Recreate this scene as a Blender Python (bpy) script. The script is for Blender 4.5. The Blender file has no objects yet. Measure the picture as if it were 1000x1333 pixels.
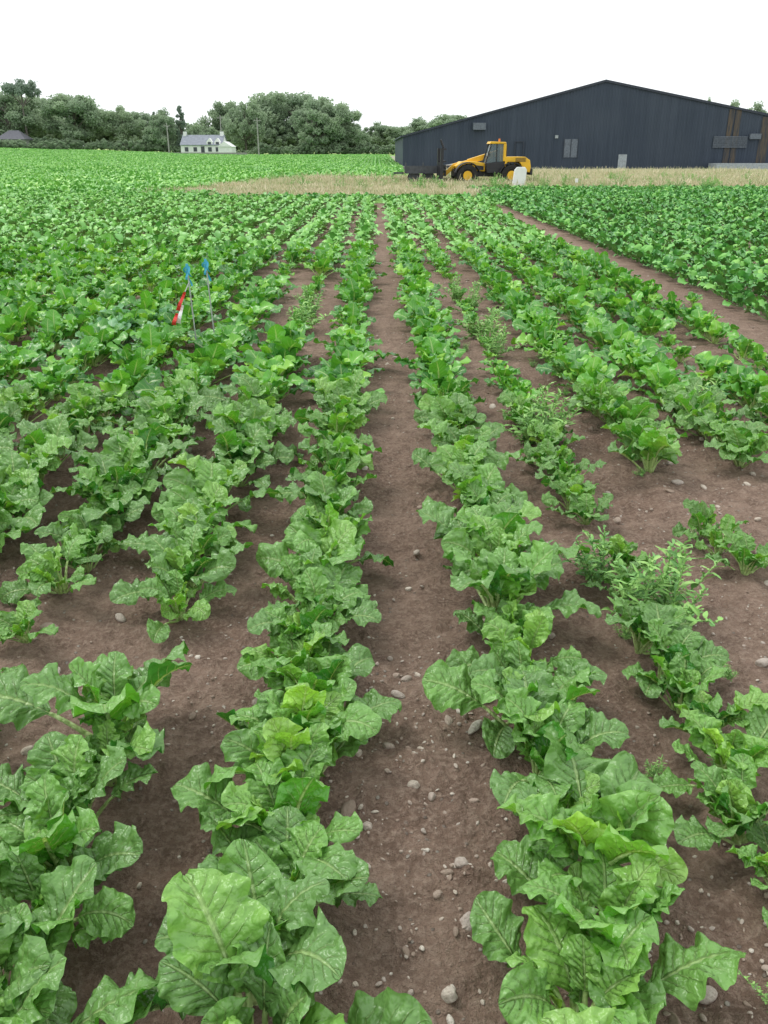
import bpy, math, random
import numpy as np
from mathutils import Vector, Matrix
R = np.random.RandomState(7)
random.seed(7)
D = bpy.data
scene = bpy.context.scene
root = scene.collection

# ------------------------------------------------------------------ helpers
def link(o):
    root.objects.link(o); return o
def sstep(a, b, x):
    t = np.clip((x-a)/(b-a), 0, 1); return t*t*(3-2*t)
_perm = np.random.RandomState(3).rand(256, 256)
def vnoise(x, y):
    xi = np.floor(x).astype(int); yi = np.floor(y).astype(int)
    fx = x-xi; fy = y-yi
    fx = fx*fx*(3-2*fx); fy = fy*fy*(3-2*fy)
    a = _perm[xi & 255, yi & 255]; b = _perm[(xi+1) & 255, yi & 255]
    c = _perm[xi & 255, (yi+1) & 255]; d = _perm[(xi+1) & 255, (yi+1) & 255]
    return (a*(1-fx)+b*fx)*(1-fy)+(c*(1-fx)+d*fx)*fy - .5
def terrain(x, y):
    x = np.asarray(x, float); y = np.asarray(y, float)
    h = sstep(55, 230, y)*(0.35+1.9*sstep(-20, -110, x))*sstep(25, -10, x)
    h = h - .5*sstep(62, 100, y)*sstep(-6, 6, x)*sstep(220, 140, y)
    h = h + 3.6*np.exp(-((x-22)/20)**2-((y-300)/55)**2)
    return h

class N:
    def __init__(s, name):
        s.m = D.materials.new(name); s.m.use_nodes = True
        s.t = s.m.node_tree; s.t.nodes.clear()
    def n(s, typ, **kw):
        nd = s.t.nodes.new(typ)
        for k, v in kw.items(): setattr(nd, k, v)
        return nd
    def l(s, a, b): s.t.links.new(a, b)
    def math(s, op, a, b=None, c=None, clamp=False):
        nd = s.n('ShaderNodeMath', operation=op); nd.use_clamp = clamp
        for i, v in enumerate((a, b, c)):
            if v is None: continue
            if isinstance(v, (int, float)): nd.inputs[i].default_value = v
            else: s.l(v, nd.inputs[i])
        return nd.outputs[0]
    def mr(s, v, a, b, c=0., d=1.):
        nd = s.n('ShaderNodeMapRange'); s.l(v, nd.inputs[0])
        for i, k in enumerate((a, b, c, d)): nd.inputs[i+1].default_value = k
        return nd.outputs[0]
    def mix(s, f, a, b, mode='MIX'):
        nd = s.n('ShaderNodeMix', data_type='RGBA', blend_type=mode)
        for i, v in ((0, f), (6, a), (7, b)):
            if isinstance(v, (int, float)): nd.inputs[i].default_value = v
            elif isinstance(v, tuple): nd.inputs[i].default_value = (*v[:3], 1)
            else: s.l(v, nd.inputs[i])
        return nd.outputs[2]
    def noise(s, scale, detail=3, vec=None, rough=.5):
        nd = s.n('ShaderNodeTexNoise'); nd.inputs['Scale'].default_value = scale
        nd.inputs['Detail'].default_value = detail; nd.inputs['Roughness'].default_value = rough
        if vec is not None: s.l(vec, nd.inputs['Vector'])
        return nd
    def out(s, sh):
        o = s.n('ShaderNodeOutputMaterial'); s.l(sh, o.inputs['Surface']); return s.m
    def princ(s, col, rough=.6, spec=.4, metal=0., normal=None):
        p = s.n('ShaderNodeBsdfPrincipled')
        if isinstance(col, tuple): p.inputs['Base Color'].default_value = (*col[:3], 1)
        else: s.l(col, p.inputs['Base Color'])
        if isinstance(rough, (int, float)): p.inputs['Roughness'].default_value = rough
        else: s.l(rough, p.inputs['Roughness'])
        p.inputs['Specular IOR Level'].default_value = spec
        p.inputs['Metallic'].default_value = metal
        if normal is not None: s.l(normal, p.inputs['Normal'])
        return p.outputs[0]
    def bump(s, h, strength, dist):
        b = s.n('ShaderNodeBump'); b.inputs['Strength'].default_value = strength
        b.inputs['Distance'].default_value = dist; s.l(h, b.inputs['Height'])
        return b.outputs[0]

def simple_mat(name, col, rough=.5, spec=.4, metal=0, var=.25, scale=6):
    m = N(name)
    tc = m.n('ShaderNodeTexCoord')
    nz = m.noise(scale, 4, tc.outputs['Object'])
    f = m.mr(nz.outputs[0], .3, .7)
    dark = tuple(c*(1-var) for c in col); lite = tuple(min(1, c*(1+var)) for c in col)
    return m.out(m.princ(m.mix(f, dark, lite), rough, spec, metal))

# ------------------------------------------------------------------ materials
def leaf_material(name, dark, mid, lite, vein, rough=.38, lod=0, spec=.5):
    m = N(name)
    at = m.n('ShaderNodeAttribute', attribute_name='tint')
    oi = m.n('ShaderNodeObjectInfo')
    t = m.math('ADD', m.math('MULTIPLY', at.outputs['Fac'], .72), m.math('MULTIPLY', oi.outputs['Random'], .28))
    if lod == 0:
        tc = m.n('ShaderNodeTexCoord')
        nz = m.noise(16, 2, tc.outputs['Object'])
        t = m.math('ADD', t, m.math('MULTIPLY', m.math('SUBTRACT', nz.outputs[0], .5), .5))
    cr = m.n('ShaderNodeValToRGB'); m.l(t, cr.inputs[0])
    e = cr.color_ramp.elements
    e[0].position = .12; e[0].color = (*dark, 1); e[1].position = .95; e[1].color = (*lite, 1)
    k = e.new(.53); k.color = (*mid, 1)
    col = cr.outputs[0]; nrm = None
    if lod < 2:
        uv = m.n('ShaderNodeUVMap'); sep = m.n('ShaderNodeSeparateXYZ'); m.l(uv.outputs[0], sep.inputs[0])
        u = m.math('ABSOLUTE', m.math('MULTIPLY_ADD', sep.outputs[0], 2., -1.))
        v = sep.outputs[1]
        vv = v if lod else m.math('ADD', v, m.math('MULTIPLY', m.math('SUBTRACT', nz.outputs[0], .5), .09))
        ph = m.math('SUBTRACT', m.math('MULTIPLY', vv, 8.), m.math('MULTIPLY', u, 2.0))
        d = m.math('MULTIPLY', m.math('ABSOLUTE', m.math('SUBTRACT', m.math('FRACT', ph), .5)), 2.)
        sv = m.math('MULTIPLY', m.mr(d, .82, .99), m.mr(u, .85, .3))
        mid_ = m.math('MULTIPLY', m.mr(u, .085, .03), m.mr(v, 1.0, .2, .45, 1.))
        vn = m.math('MAXIMUM', mid_, m.math('MULTIPLY', sv, .45))
        col = m.mix(m.math('MULTIPLY', vn, .9), col, vein)
    if lod == 0:
        bn = m.noise(44, 2, tc.outputs['Object'], .5)
        hh = m.math('SUBTRACT', bn.outputs[0], m.math('MULTIPLY', vn, .4))
        nrm = m.bump(hh, 1., .014)
        rr = m.mr(nz.outputs[0], .3, .7, rough-.05, rough+.08)
        geo = m.n('ShaderNodeNewGeometry')
        col = m.mix(m.math('MULTIPLY', geo.outputs['Backfacing'], .55), col, (.28, .46, .15))
    else: rr = rough
    p = m.princ(col, rr, spec, 0, nrm)
    if lod == 2: return m.out(p)
    tr = m.n('ShaderNodeBsdfTranslucent')
    m.l(m.mix(1., col, (1., 1., .45), 'MULTIPLY'), tr.inputs[0])
    mx = m.n('ShaderNodeMixShader'); mx.inputs[0].default_value = .27
    m.l(p, mx.inputs[1]); m.l(tr.outputs[0], mx.inputs[2])
    return m.out(mx.outputs[0])

LC = ((.050, .225, .032), (.165, .49, .052), (.43, .76, .10), (.64, .80, .34))
MAT_LEAF = leaf_material('beet_leaf', *LC, .25, 0, .6)
MAT_LEAF_MID = leaf_material('beet_leaf_middle', *LC, .28, 1, .6)
MAT_LEAF_FAR = leaf_material('beet_leaf_distant_hazed', (.16, .41, .09), (.28, .59, .13), (.47, .74, .20), (.38, .55, .2), .38, 2)  # lighter greens than the near leaves, standing in for distance haze
MAT_LEAF_DARK = leaf_material('beet_leaf_darker', (.085, .28, .06), (.165, .45, .08), (.32, .62, .13), (.25, .42, .16), .38, 2)
MAT_WEED = leaf_material('weed_leaf', (.15, .34, .10), (.24, .48, .11), (.38, .60, .18), (.3, .45, .18), .6, 2)
MAT_KALE = leaf_material('brassica_leaf', (.12, .34, .14), (.22, .48, .22), (.33, .58, .32), (.4, .55, .38), .5, 1)

def soil_material():
    m = N('soil_and_field')
    tc = m.n('ShaderNodeTexCoord'); P = tc.outputs['Object']
    n1 = m.noise(1.3, 3, P); n2 = m.noise(11, 5, P, .62); n3 = m.noise(60, 5, P, .7); n4 = m.noise(230, 2, P, .7)
    c = m.mix(m.mr(n1.outputs[0], .35, .65), (.295, .197, .145), (.435, .307, .232))
    c = m.mix(m.mr(n2.outputs[0], .38, .62, 0, .75), c, (.195, .128, .094))
    c = m.mix(m.mr(n3.outputs[0], .45, .68, 0, .75), c, (.55, .41, .32))
    c = m.mix(m.mr(n4.outputs[0], .56, .72, 0, .6), c, (.10, .068, .052))
    vo = m.n('ShaderNodeTexVoronoi'); vo.inputs['Scale'].default_value = 42; m.l(P, vo.inputs['Vector'])
    sc = m.n('ShaderNodeSeparateColor'); m.l(vo.outputs['Color'], sc.inputs[0])
    pm = m.math('MULTIPLY', m.mr(vo.outputs['Distance'], .27, .17), m.mr(sc.outputs[0], .84, .88))
    c = m.mix(pm, c, m.mix(sc.outputs[1], (.28, .22, .18), (.60, .53, .45)))
    at = m.n('ShaderNodeAttribute', attribute_name='zone')
    za = m.n('ShaderNodeAttribute', attribute_name='zonefac')
    zc = m.mix(m.mr(n1.outputs[0], .3, .7, 0, .5), at.outputs['Color'], (.19, .31, .08))
    c = m.mix(za.outputs['Fac'], c, zc)
    h = m.math('ADD', m.math('MULTIPLY', n2.outputs[0], .9), m.math('MULTIPLY', n3.outputs[0], .85))
    h = m.math('ADD', h, m.math('MULTIPLY', pm, .25))
    return m.out(m.princ(c, .92, .15, 0, m.bump(h, 1., .042)))

# ------------------------------------------------------------------ ground
def axis(lo, hi, step, far_lo, far_hi, grow):
    a = list(np.arange(lo, hi, step)); s = step; x = a[-1]
    while x < far_hi: s = min(s*grow, 14); x += s; a.append(x)
    s = step; x = a[0]; b = []
    while x > far_lo: s = min(s*grow, 14); x -= s; b.append(x)
    return np.array(b[::-1]+a)
xs = axis(-2.0, 2.3, .014, -500, 500, 1.045)
ys = axis(.6, 4.2, .014, -40, 900, 1.032)
X, Y = np.meshgrid(xs, ys)
Z = terrain(X, Y)
cell = np.maximum(np.gradient(X, axis=1), np.gradient(Y, axis=0))
amp = sstep(.25, .03, cell)
ROWX = [-.22-.49*i for i in range(0, 60)]
def soil_z(x, y):
    z = np.abs(vnoise(x*9, y*9))*.034 + np.maximum(vnoise(x*24+5, y*24), .05)*.040 + np.maximum(vnoise(x*47+9, y*47), .12)*.032 + vnoise(x*2.2, y*2.2)*.03-.018
    for rx in ROWX[:8]+[.44, .91, 1.41, 1.91, 2.41, 2.91]: z = z+np.exp(-((x-rx)/.10)**2)*.02
    return z
Z = Z + amp*soil_z(X, Y)
ny, nx = X.shape
V = np.stack([X.ravel(), Y.ravel(), Z.ravel()], 1)
idx = np.arange(nx*ny).reshape(ny, nx)
F = np.stack([idx[:-1, :-1], idx[:-1, 1:], idx[1:, 1:], idx[1:, :-1]], -1).reshape(-1, 4)
def fast_mesh(name, V, F, smooth=True):
    me = D.meshes.new(name)
    me.vertices.add(len(V)); me.vertices.foreach_set('co', np.asarray(V, np.float32).ravel())
    n = F.shape[1]
    me.loops.add(len(F)*n); me.loops.foreach_set('vertex_index', F.astype(np.int32).ravel())
    me.polygons.add(len(F)); me.polygons.foreach_set('loop_start', np.arange(0, len(F)*n, n, dtype=np.int32))
    me.polygons.foreach_set('loop_total', np.full(len(F), n, dtype=np.int32))
    if smooth: me.polygons.foreach_set('use_smooth', np.ones(len(F), bool))
    me.update(calc_edges=True); me.validate()
    return me
me = fast_mesh('ground', V, F)
zone = np.zeros((len(V), 4)); zone[:, 3] = 1
fac = np.zeros(len(V))
x, y = V[:, 0], V[:, 1]
wob = vnoise(x*.3, y*.3)*2
strip = (y > 32.5+wob) & (y < np.where(x < 2.5, 51, 74)) & (x > -8+wob+.16*(y-34))
farm = (y > 29) & ~strip
zone[farm, :3] = (.26, .52, .12)
zone[(y > 232), :3] = (.52, .64, .25)
zone[strip, :3] = (.52, .47, .33)
yard = (y > 62) & (x > 2) & (y < 220)
zone[yard, :3] = (.40, .38, .30)
fac[farm | strip | yard] = 1
a = me.attributes.new('zone', 'FLOAT_COLOR', 'POINT'); a.data.foreach_set('color', zone.ravel())
a = me.attributes.new('zonefac', 'FLOAT', 'POINT'); a.data.foreach_set('value', fac)
me.materials.append(soil_material())
ground = link(D.objects.new('ground', me))

# ------------------------------------------------------------------ leaves / plants
_t = np.linspace(0, 1, 201)
_w = np.interp(_t, [0, .04, .10, .20, .35, .52, .70, .84, .93, .98, 1], [.10, .20, .42, .72, .95, 1, .91, .72, .48, .27, .04])
_w = np.convolve(np.pad(_w, 4, mode='edge'), np.ones(9)/9, 'valid')
def make_leaf(rng, P, L, W, elev, bend, az, nu, nv, tint, ruffle=1., base_r=.012):
    """beet leaf: petiole tube then a crinkled, wavy-edged, spade-shaped blade"""
    ns = 60
    s = np.linspace(0, 1, ns)
    ang = elev - bend*s**2.4
    ds = (P+L)/(ns-1)
    r = base_r + np.concatenate([[0], np.cumsum(np.cos(ang[:-1])*ds)])
    z = np.concatenate([[0], np.cumsum(np.sin(ang[:-1])*ds)])
    sb = P/(P+L)
    side = (rng.rand()-.5)*.05
    tw = (rng.rand()-.5)*1.8
    VV = []; FF = []; UV = []
    u = np.linspace(-1, 1, nu+1); t = np.linspace(0, 1, nv+1)
    if nv > 12: t = np.concatenate([t[:-2], [t[-2]+.3*(t[-1]-t[-2]), 1]])
    U, T = np.meshgrid(u, t)
    S = sb+(1-sb)*T
    cr = np.interp(S, s, r); cz = np.interp(S, s, z); ca = np.interp(S, s, ang)
    w = np.interp(T, _t, _w)*W
    au = np.abs(U)
    k1 = 1.9+rng.rand()*1.5; p1 = rng.rand()*6; p2 = rng.rand()*6
    pside = np.where(U > 0, p1, p2)
    edge = 1+(.045*np.sin(2*np.pi*k1*1.5*T+pside*2)+.014*np.sin(31*T+p1))*au**2
    xx = U*w*edge
    fold = .15+.45*rng.rand()
    cup = rng.uniform(-.6, .4)
    env = np.sin(np.pi*np.clip(T, 0.02, .98))**.5
    dz = fold*np.abs(xx)*(1-.45*au) + cup*W*au**2*.45*env
    dz += ruffle*W*.25*au**2.3*np.sin(2*np.pi*k1*T+pside)*env
    if nv > 12: dz += ruffle*W*.095*au**3*np.sin(2*np.pi*k1*2.6*T+p2+pside)*env
    ph = 8*T-2.*au
    if nv > 12: dz += W*.145*(np.abs(np.sin(np.pi*ph))**.7-.5)*env*(1-au**4)*np.minimum(au*5, 1)
    ox, oy = rng.rand(2)*50
    dz += W*.22*vnoise(U*2+ox, T*3.5+oy)*au*env
    if nv > 30: dz += W*.17*vnoise(U*4.5+ox, T*10+oy)*env*np.minimum(au*3, 1)
    twa = tw*T**1.2
    lx = xx*np.cos(twa)-dz*np.sin(twa); ln = xx*np.sin(twa)+dz*np.cos(twa)
    pr = cr - np.sin(ca)*ln; pz = cz+np.cos(ca)*ln
    py = lx + side*S**2*3
    B = np.stack([pr, py, pz], -1).reshape(-1, 3)
    ii = np.arange((nu+1)*len(t)).reshape(len(t), nu+1)
    f = np.stack([ii[:-1, :-1], ii[:-1, 1:], ii[1:, 1:], ii[1:, :-1]], -1).reshape(-1, 4)
    VV.append(B); FF.append(f); UV.append(np.stack([(U.ravel()+1)/2, T.ravel()], 1))
    n = 3 if nu < 8 else 9; k = 3 if nu < 8 else 5
    sp = np.linspace(0, sb+(1-sb)*(.55 if nu >= 8 else .05), n+1)
    pc = np.stack([np.interp(sp, s, r), side*sp**2*3, np.interp(sp, s, z)], -1)
    pa = np.interp(sp, s, ang)
    rad = np.interp(sp, [0, sb, 1], [.0085, .0050, .0010])*(.7+L*1.6)
    th = np.linspace(0, 2*np.pi, k, endpoint=False)
    ring = []
    for i in range(n+1):
        nrm = np.array([-math.sin(pa[i]), 0, math.cos(pa[i])]); lat = np.array([0, 1, 0])
        off = -rad[i]*.8 if sp[i] > sb else 0
        ring.append(pc[i]+nrm*off+rad[i]*(np.outer(np.cos(th), lat)*1.25+np.outer(np.sin(th), nrm)*.8))
    ring = np.array(ring).reshape(-1, 3)
    jj = np.arange((n+1)*k).reshape(n+1, k)
    f2 = np.stack([jj[:-1], np.roll(jj[:-1], -1, 1), np.roll(jj[1:], -1, 1), jj[1:]], -1).reshape(-1, 4)+len(B)
    VV.append(ring); FF.append(f2); UV.append(np.tile([[.5, .1]], (len(ring), 1)))
    VV = np.concatenate(VV); c, s_ = math.cos(az), math.sin(az)
    out = VV.copy(); out[:, 0] = VV[:, 0]*c-VV[:, 1]*s_; out[:, 1] = VV[:, 0]*s_+VV[:, 1]*c
    return out, np.concatenate(FF), np.concatenate(UV), np.full(len(VV), tint)

def build_from_leaves(name, parts, mat):
    off = 0; VV = []; FF = []; UV = []; TT = []
    for v, f, uv, t in parts:
        VV.append(v); FF.append(f+off); UV.append(uv); TT.append(t); off += len(v)
    VV = np.concatenate(VV); FF = np.concatenate(FF); UV = np.concatenate(UV); TT = np.concatenate(TT)
    me = fast_mesh(name, VV, FF)
    l = me.uv_layers.new(name='UVMap')
    li = np.empty(len(me.loops), np.int32); me.loops.foreach_get('vertex_index', li)
    l.data.foreach_set('uv', UV[li].astype(np.float32).ravel())
    a = me.attributes.new('tint', 'FLOAT', 'POINT'); a.data.foreach_set('value', TT.astype(np.float32))
    me.materials.append(mat)
    return me
def beet(seed, nu, nv, nl, size=1., shift=(0, 0), ruffle=1.):
    rng = np.random.RandomState(seed); parts = []
    az = rng.rand()*6
    for i in range(nl):
        q = i/(nl-1)                      # 0 outer/old .. 1 inner/young
        az += 2.399+rng.normal(0, .35)
        L = (.155-.058*q+rng.normal(0, .020))*size
        P = (.125-.055*q+rng.normal(0, .020))*size
        W = L*(.35+rng.rand()*.10)
        elev = math.radians(60+25*q**.8+rng.normal(0, 8))
        bend = math.radians(80-46*q+rng.normal(0, 24))
        if q < .12: elev *= .62; bend *= .65
        tint = np.clip(.12+.60*q+rng.normal(0, .25), 0, 1)
        p = make_leaf(rng, max(P, .02), max(L, .04), W, elev, bend, az, nu, nv, tint, ruffle)
        v = p[0]; v[:, 2] = np.maximum(v[:, 2], .006+.012*rng.rand()); v[:, 0] += shift[0]; v[:, 1] += shift[1]
        parts.append(p)
    return parts
def weed(seed):
    rng = np.random.RandomState(seed); parts = []
    for s in range(9):
        bx, by = rng.normal(0, .045, 2); hgt = rng.uniform(.12, .32)
        lean = rng.normal(0, .10, 2)
        for i in range(22):
            q = (i+1)/22
            p = make_leaf(rng, .01, rng.uniform(.025, .055)*(1.25-.6*q), rng.uniform(.007, .013), math.radians(rng.uniform(15, 65)), math.radians(40), i*2.4, 4, 6, rng.rand(), .6, .004)
            v = p[0]; v[:, 0] += bx+lean[0]*q; v[:, 1] += by+lean[1]*q; v[:, 2] += hgt*q
            parts.append(p)
        th = np.linspace(0, 2*np.pi, 4, endpoint=False)
        ring = np.concatenate([np.stack([bx+lean[0]*q+.003*np.cos(th), by+lean[1]*q+.003*np.sin(th), np.full(4, hgt*q)], 1) for q in (0, .5, 1)])
        jj = np.arange(12).reshape(3, 4)
        f = np.stack([jj[:-1], np.roll(jj[:-1], -1, 1), np.roll(jj[1:], -1, 1), jj[1:]], -1).reshape(-1, 4)
        parts.append((ring, f, np.tile([[.5, .5]], (12, 1)), np.full(12, .6)))
    return parts

def make_coll(name, meshes, oname):
    c = D.collections.new(name)
    for i, m in enumerate(meshes):
        o = D.objects.new(oname if i == 0 else '%s.%03d' % (oname, i), m); c.objects.link(o)
    return c
C_HI = make_coll('beet_near', [build_from_leaves('beet_hi', beet(100+i, 16, 46, 14+i % 4, 1.05), MAT_LEAF) for i in range(12)], 'sugar_beet_plant')
C_MID = make_coll('beet_mid', [build_from_leaves('beet_mid', beet(200+i, 8, 15, 15, 1.0), MAT_LEAF_MID) for i in range(8)], 'sugar_beet_plant_medium')
C_LOW = make_coll('beet_far', [build_from_leaves('beet_low', beet(300+i, 4, 6, 14, 1.), MAT_LEAF_FAR) for i in range(5)], 'sugar_beet_plant_distant')
C_DRK = make_coll('beet_dark', [build_from_leaves('beet_drk', beet(400+i, 4, 8, 14, .92), MAT_LEAF_DARK) for i in range(5)], 'fodder_beet_plant')
C_KAL = make_coll('brassica', [build_from_leaves('kale', beet(500+i, 6, 12, 13, 1.), MAT_KALE) for i in range(3)], 'brassica_plant')
C_WEED = make_coll('weeds', [build_from_leaves('weed', weed(600+i), MAT_WEED) for i in range(4)], 'weed_plant')
def patch(seed, mat):
    rng = np.random.RandomState(seed); parts = []
    for rx in (-.75, -.25, .25, .75):
        for py in np.arange(-1, 1, .22):
            parts += beet(rng.randint(9999), 2, 3, 6, 1.3, (rx+rng.normal(0, .05), py+rng.normal(0, .04)))
    return build_from_leaves('patch', parts, mat)
C_PATCH = make_coll('beet_patch', [patch(700+i, MAT_LEAF_FAR) for i in range(4)], 'sugar_beet_patch')

def scatter(name, coll, P, rot, scl, idx):
    n = len(P)
    me = D.meshes.new(name); me.vertices.add(n); me.vertices.foreach_set('co', np.asarray(P, np.float32).ravel())
    a = me.attributes.new('rot', 'FLOAT_VECTOR', 'POINT'); a.data.foreach_set('vector', np.asarray(rot, np.float32).ravel())
    a = me.attributes.new('scl', 'FLOAT_VECTOR', 'POINT'); a.data.foreach_set('vector', np.asarray(scl, np.float32).ravel())
    a = me.attributes.new('idx', 'INT', 'POINT'); a.data.foreach_set('value', np.asarray(idx, np.int32))
    o = link(D.objects.new(name, me))
    g = D.node_groups.new(name+'_instances', 'GeometryNodeTree')
    g.interface.new_socket('Geometry', in_out='INPUT', socket_type='NodeSocketGeometry')
    g.interface.new_socket('Geometry', in_out='OUTPUT', socket_type='NodeSocketGeometry')
    gi = g.nodes.new('NodeGroupInput'); go = g.nodes.new('NodeGroupOutput')
    ci = g.nodes.new('GeometryNodeCollectionInfo'); ci.inputs[0].default_value = coll
    ci.inputs['Separate Children'].default_value = True; ci.inputs['Reset Children'].default_value = True
    ip = g.nodes.new('GeometryNodeInstanceOnPoints'); ip.inputs['Pick Instance'].default_value = True
    def na(nm, tp):
        q = g.nodes.new('GeometryNodeInputNamedAttribute'); q.data_type = tp; q.inputs['Name'].default_value = nm; return q.outputs[0]
    er = g.nodes.new('FunctionNodeEulerToRotation')
    g.links.new(gi.outputs[0], ip.inputs['Points']); g.links.new(ci.outputs[0], ip.inputs['Instance'])
    g.links.new(na('idx', 'INT'), ip.inputs['Instance Index'])
    g.links.new(na('rot', 'FLOAT_VECTOR'), er.inputs[0]); g.links.new(er.outputs[0], ip.inputs['Rotation'])
    g.links.new(na('scl', 'FLOAT_VECTOR'), ip.inputs['Scale'])
    g.links.new(ip.outputs[0], go.inputs[0])
    md = o.modifiers.new('scatter', 'NODES'); md.node_group = g
    return o

# ------------------------------------------------------------------ crop rows
def rowlen(name, coll, pts, sc, jit=.1):
    pts = np.array(pts); n = len(pts)
    if n == 0: return
    rot = np.stack([R.normal(0, .10, n), R.normal(0, .10, n), R.rand(n)*6.28], 1)
    s = np.array(sc)*(1+np.clip(R.normal(0, jit, n), -.3, .16)); s = np.clip(s, .2, 1.6)
    scl = np.stack([s, s, s*(1+R.normal(0, .06, n))], 1)
    P = np.stack([pts[:, 0], pts[:, 1], terrain(pts[:, 0], pts[:, 1])+.008], 1)
    scatter(name, coll, P, rot, scl, R.randint(0, len(coll.objects), n))
def in_cone(x, y, marg=1.8):
    return abs(x) < .50*y+marg
rules = {
    0: [(0, 3.0, .96, 1)],
    1: [(0, 2.10, 1.04, 1), (2.10, 2.60, .35, .1), (2.60, 6.8, 1.06, 1), (6.8, 11.2, .5, .5)],
    2: [(0, 1.9, .75, .8), (1.9, 2.7, .55, .8), (2.7, 3.2, .9, 1), (3.2, 10, 1.05, 1), (10, 12.5, .6, .3)],
    3: [(0, 2.6, .7, .8), (2.6, 12, 1.04, 1)],
    'r1': [(0, 3, 1.0, 1)],
    'r2': [(0, 1.35, .7, .2), (1.35, 2.45, .72, .95), (2.45, 2.74, .3, 0), (2.74, 3.10, .6, 1), (3.10, 3.35, .5, 0), (3.35, 6.5, .62, .9), (6.5, 8, .4, .12), (8, 12, .5, .5), (12, 16, .75, 1)],
    'r3': [(0, 2.95, .6, .0), (2.95, 3.4, .66, .7), (3.4, 3.95, .5, 0), (3.95, 4.3, .95, 1)],
    'r4': [(0, 3.3, .6, .0), (3.3, 4.1, .7, .2)],
    'r5': [(0, 4.6, .6, .1), (6, 7.5, .7, .3)],
    'r6': [(4, 9, .8, .5)],
}
def get(key, y):
    for a, b, s, p in rules.get(key, []):
        if a <= y < b: return s, p
    return .98, .96
keys = [(x_, i) for i, x_ in enumerate(ROWX[:60])] + [(.44, 'r1'), (.91, 'r2')] + [(.91+.5*i, 'r%d' % (i+2)) for i in range(1, 50)]
for rx, key in keys:
    hi = []; his = []; mid = []; mids = []; lo = []; los = []; dk = []; dks = []
    right = rx > 3.9
    if rx < -22 or rx > 26: continue
    yend = 29.5 if -6 < rx < 3.9 else (38 if right else 34)
    if 3.2 < rx < 3.6: rules[key] = [(0, 9, .7, .15), (9, 26, .5, .04)]
    yy = .62+R.rand()*.1
    while yy < yend:
        s, p = get(key, yy)
        if in_cone(rx, yy):
            if R.rand() < p:
                q = (rx+R.normal(0, .02), yy)
                if right: dk.append(q); dks.append(s)
                elif yy < 5.2: hi.append(q); his.append(s)
                elif yy < 14: mid.append(q); mids.append(s)
                else: lo.append(q); los.append(s*.95)
        yy += (.172+R.normal(0, .024))*(1 if not right and yy < 14 else 1.15)
    if hi: rowlen('sugar_beet_row', C_HI, hi, his, .13)
    if mid: rowlen('sugar_beet_row', C_MID, mid, mids, .14)
    if lo: rowlen('sugar_beet_row', C_LOW, lo, los, .14)
    if dk: rowlen('fodder_beet_row', C_DRK, dk, dks, .12)
pts = [(x_+R.normal(0, .1), y_+R.normal(0, .1)) for x_ in np.arange(-7, 4, .3) for y_ in (30, 30.5, 31)]
rowlen('fodder_beet_row', C_DRK, pts, [.9]*len(pts), .15)
pts = []
for py in np.arange(34, 226, 2.0):
    for px in np.arange(-130, 2.5, 2.0):
        lim = -8.8+.16*(py-34) if py < 51 else 2.4
        if px < lim and in_cone(px, py, 6): pts.append((px, py))
pts = np.array(pts); n = len(pts)
P = np.stack([pts[:, 0], pts[:, 1], terrain(pts[:, 0], pts[:, 1])], 1)
rot = np.zeros((n, 3)); rot[:, 2] = R.randint(0, 2, n)*math.pi
scatter('sugar_beet_field', C_PATCH, P, rot, np.stack([np.ones(n), np.ones(n), .85+R.rand(n)*.35], 1), R.randint(0, 4, n))
rowlen('brassica_clump', C_KAL, [(-2.3+R.normal(0, .2), 7.6+R.normal(0, .55)) for _ in range(9)], [.95]*9)
wp = [(.93, 2.70), (1.0, 2.62), (.88, 2.92), (.88, 4.6), (.9, 5.0), (1.0, 4.75), (.92, 7.2), (.88, 7.6), (.95, 6.9), (1.95, 5.1), (1.4, 6.2), (.95, 9), (.9, 9.6), (-.72, 8), (-.7, 9.2), (-.68, 8.6)]
rowlen('weed_patch', C_WEED, wp, [.85]*len(wp), .2)
wl = [(.9+R.normal(0, .12), R.uniform(.9, 9)) for _ in range(20)]+[(-1+R.normal(0, .25), R.uniform(1.5, 9)) for _ in range(14)]+[(R.uniform(1.1, 3.4), R.uniform(2, 9)) for _ in range(40)]
rowlen('weed_seedlings', C_WEED, wl, [.17]*len(wl), .3)

# ------------------------------------------------------------------ stones
def stone(seed):
    import bmesh
    bm = bmesh.new(); bmesh.ops.create_icosphere(bm, subdivisions=3, radius=1)
    rng = np.random.RandomState(seed); k = [rng.normal(0, 1, 3) for _ in range(7)]; ph = rng.rand(7)*6
    sx, sy, sz = 1, rng.uniform(.6, .95), rng.uniform(.4, .7)
    for v in bm.verts:
        p = np.array(v.co); d = 1+sum(.055*math.sin(2*np.dot(p, k[i])+ph[i]) for i in range(7))
        for i in range(3):
            nn = k[i]/np.linalg.norm(k[i]); dd = np.dot(p, nn)
            if dd > .72: p = p-nn*(dd-.72)*.85
        v.co = Vector((p[0]*d*sx, p[1]*d*sy, p[2]*d*sz))
    me = D.meshes.new('stone'); bm.to_mesh(me); bm.free()
    for f in me.polygons: f.use_smooth = True
    me.materials.append(MAT_STONE); return me
m = N('field_stone'); oi = m.n('ShaderNodeObjectInfo'); tc = m.n('ShaderNodeTexCoord')
cr = m.n('ShaderNodeValToRGB'); m.l(oi.outputs['Random'], cr.inputs[0])
e = cr.color_ramp.elements; e[0].color = (.32, .24, .185, 1); e[1].color = (.76, .70, .61, 1)
for pos, c in ((.3, (.47, .37, .30)), (.55, (.53, .46, .40)), (.8, (.65, .56, .46))): k = e.new(pos); k.color = (*c, 1)
nz = m.noise(3, 5, tc.outputs['Object'], .65)
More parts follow.
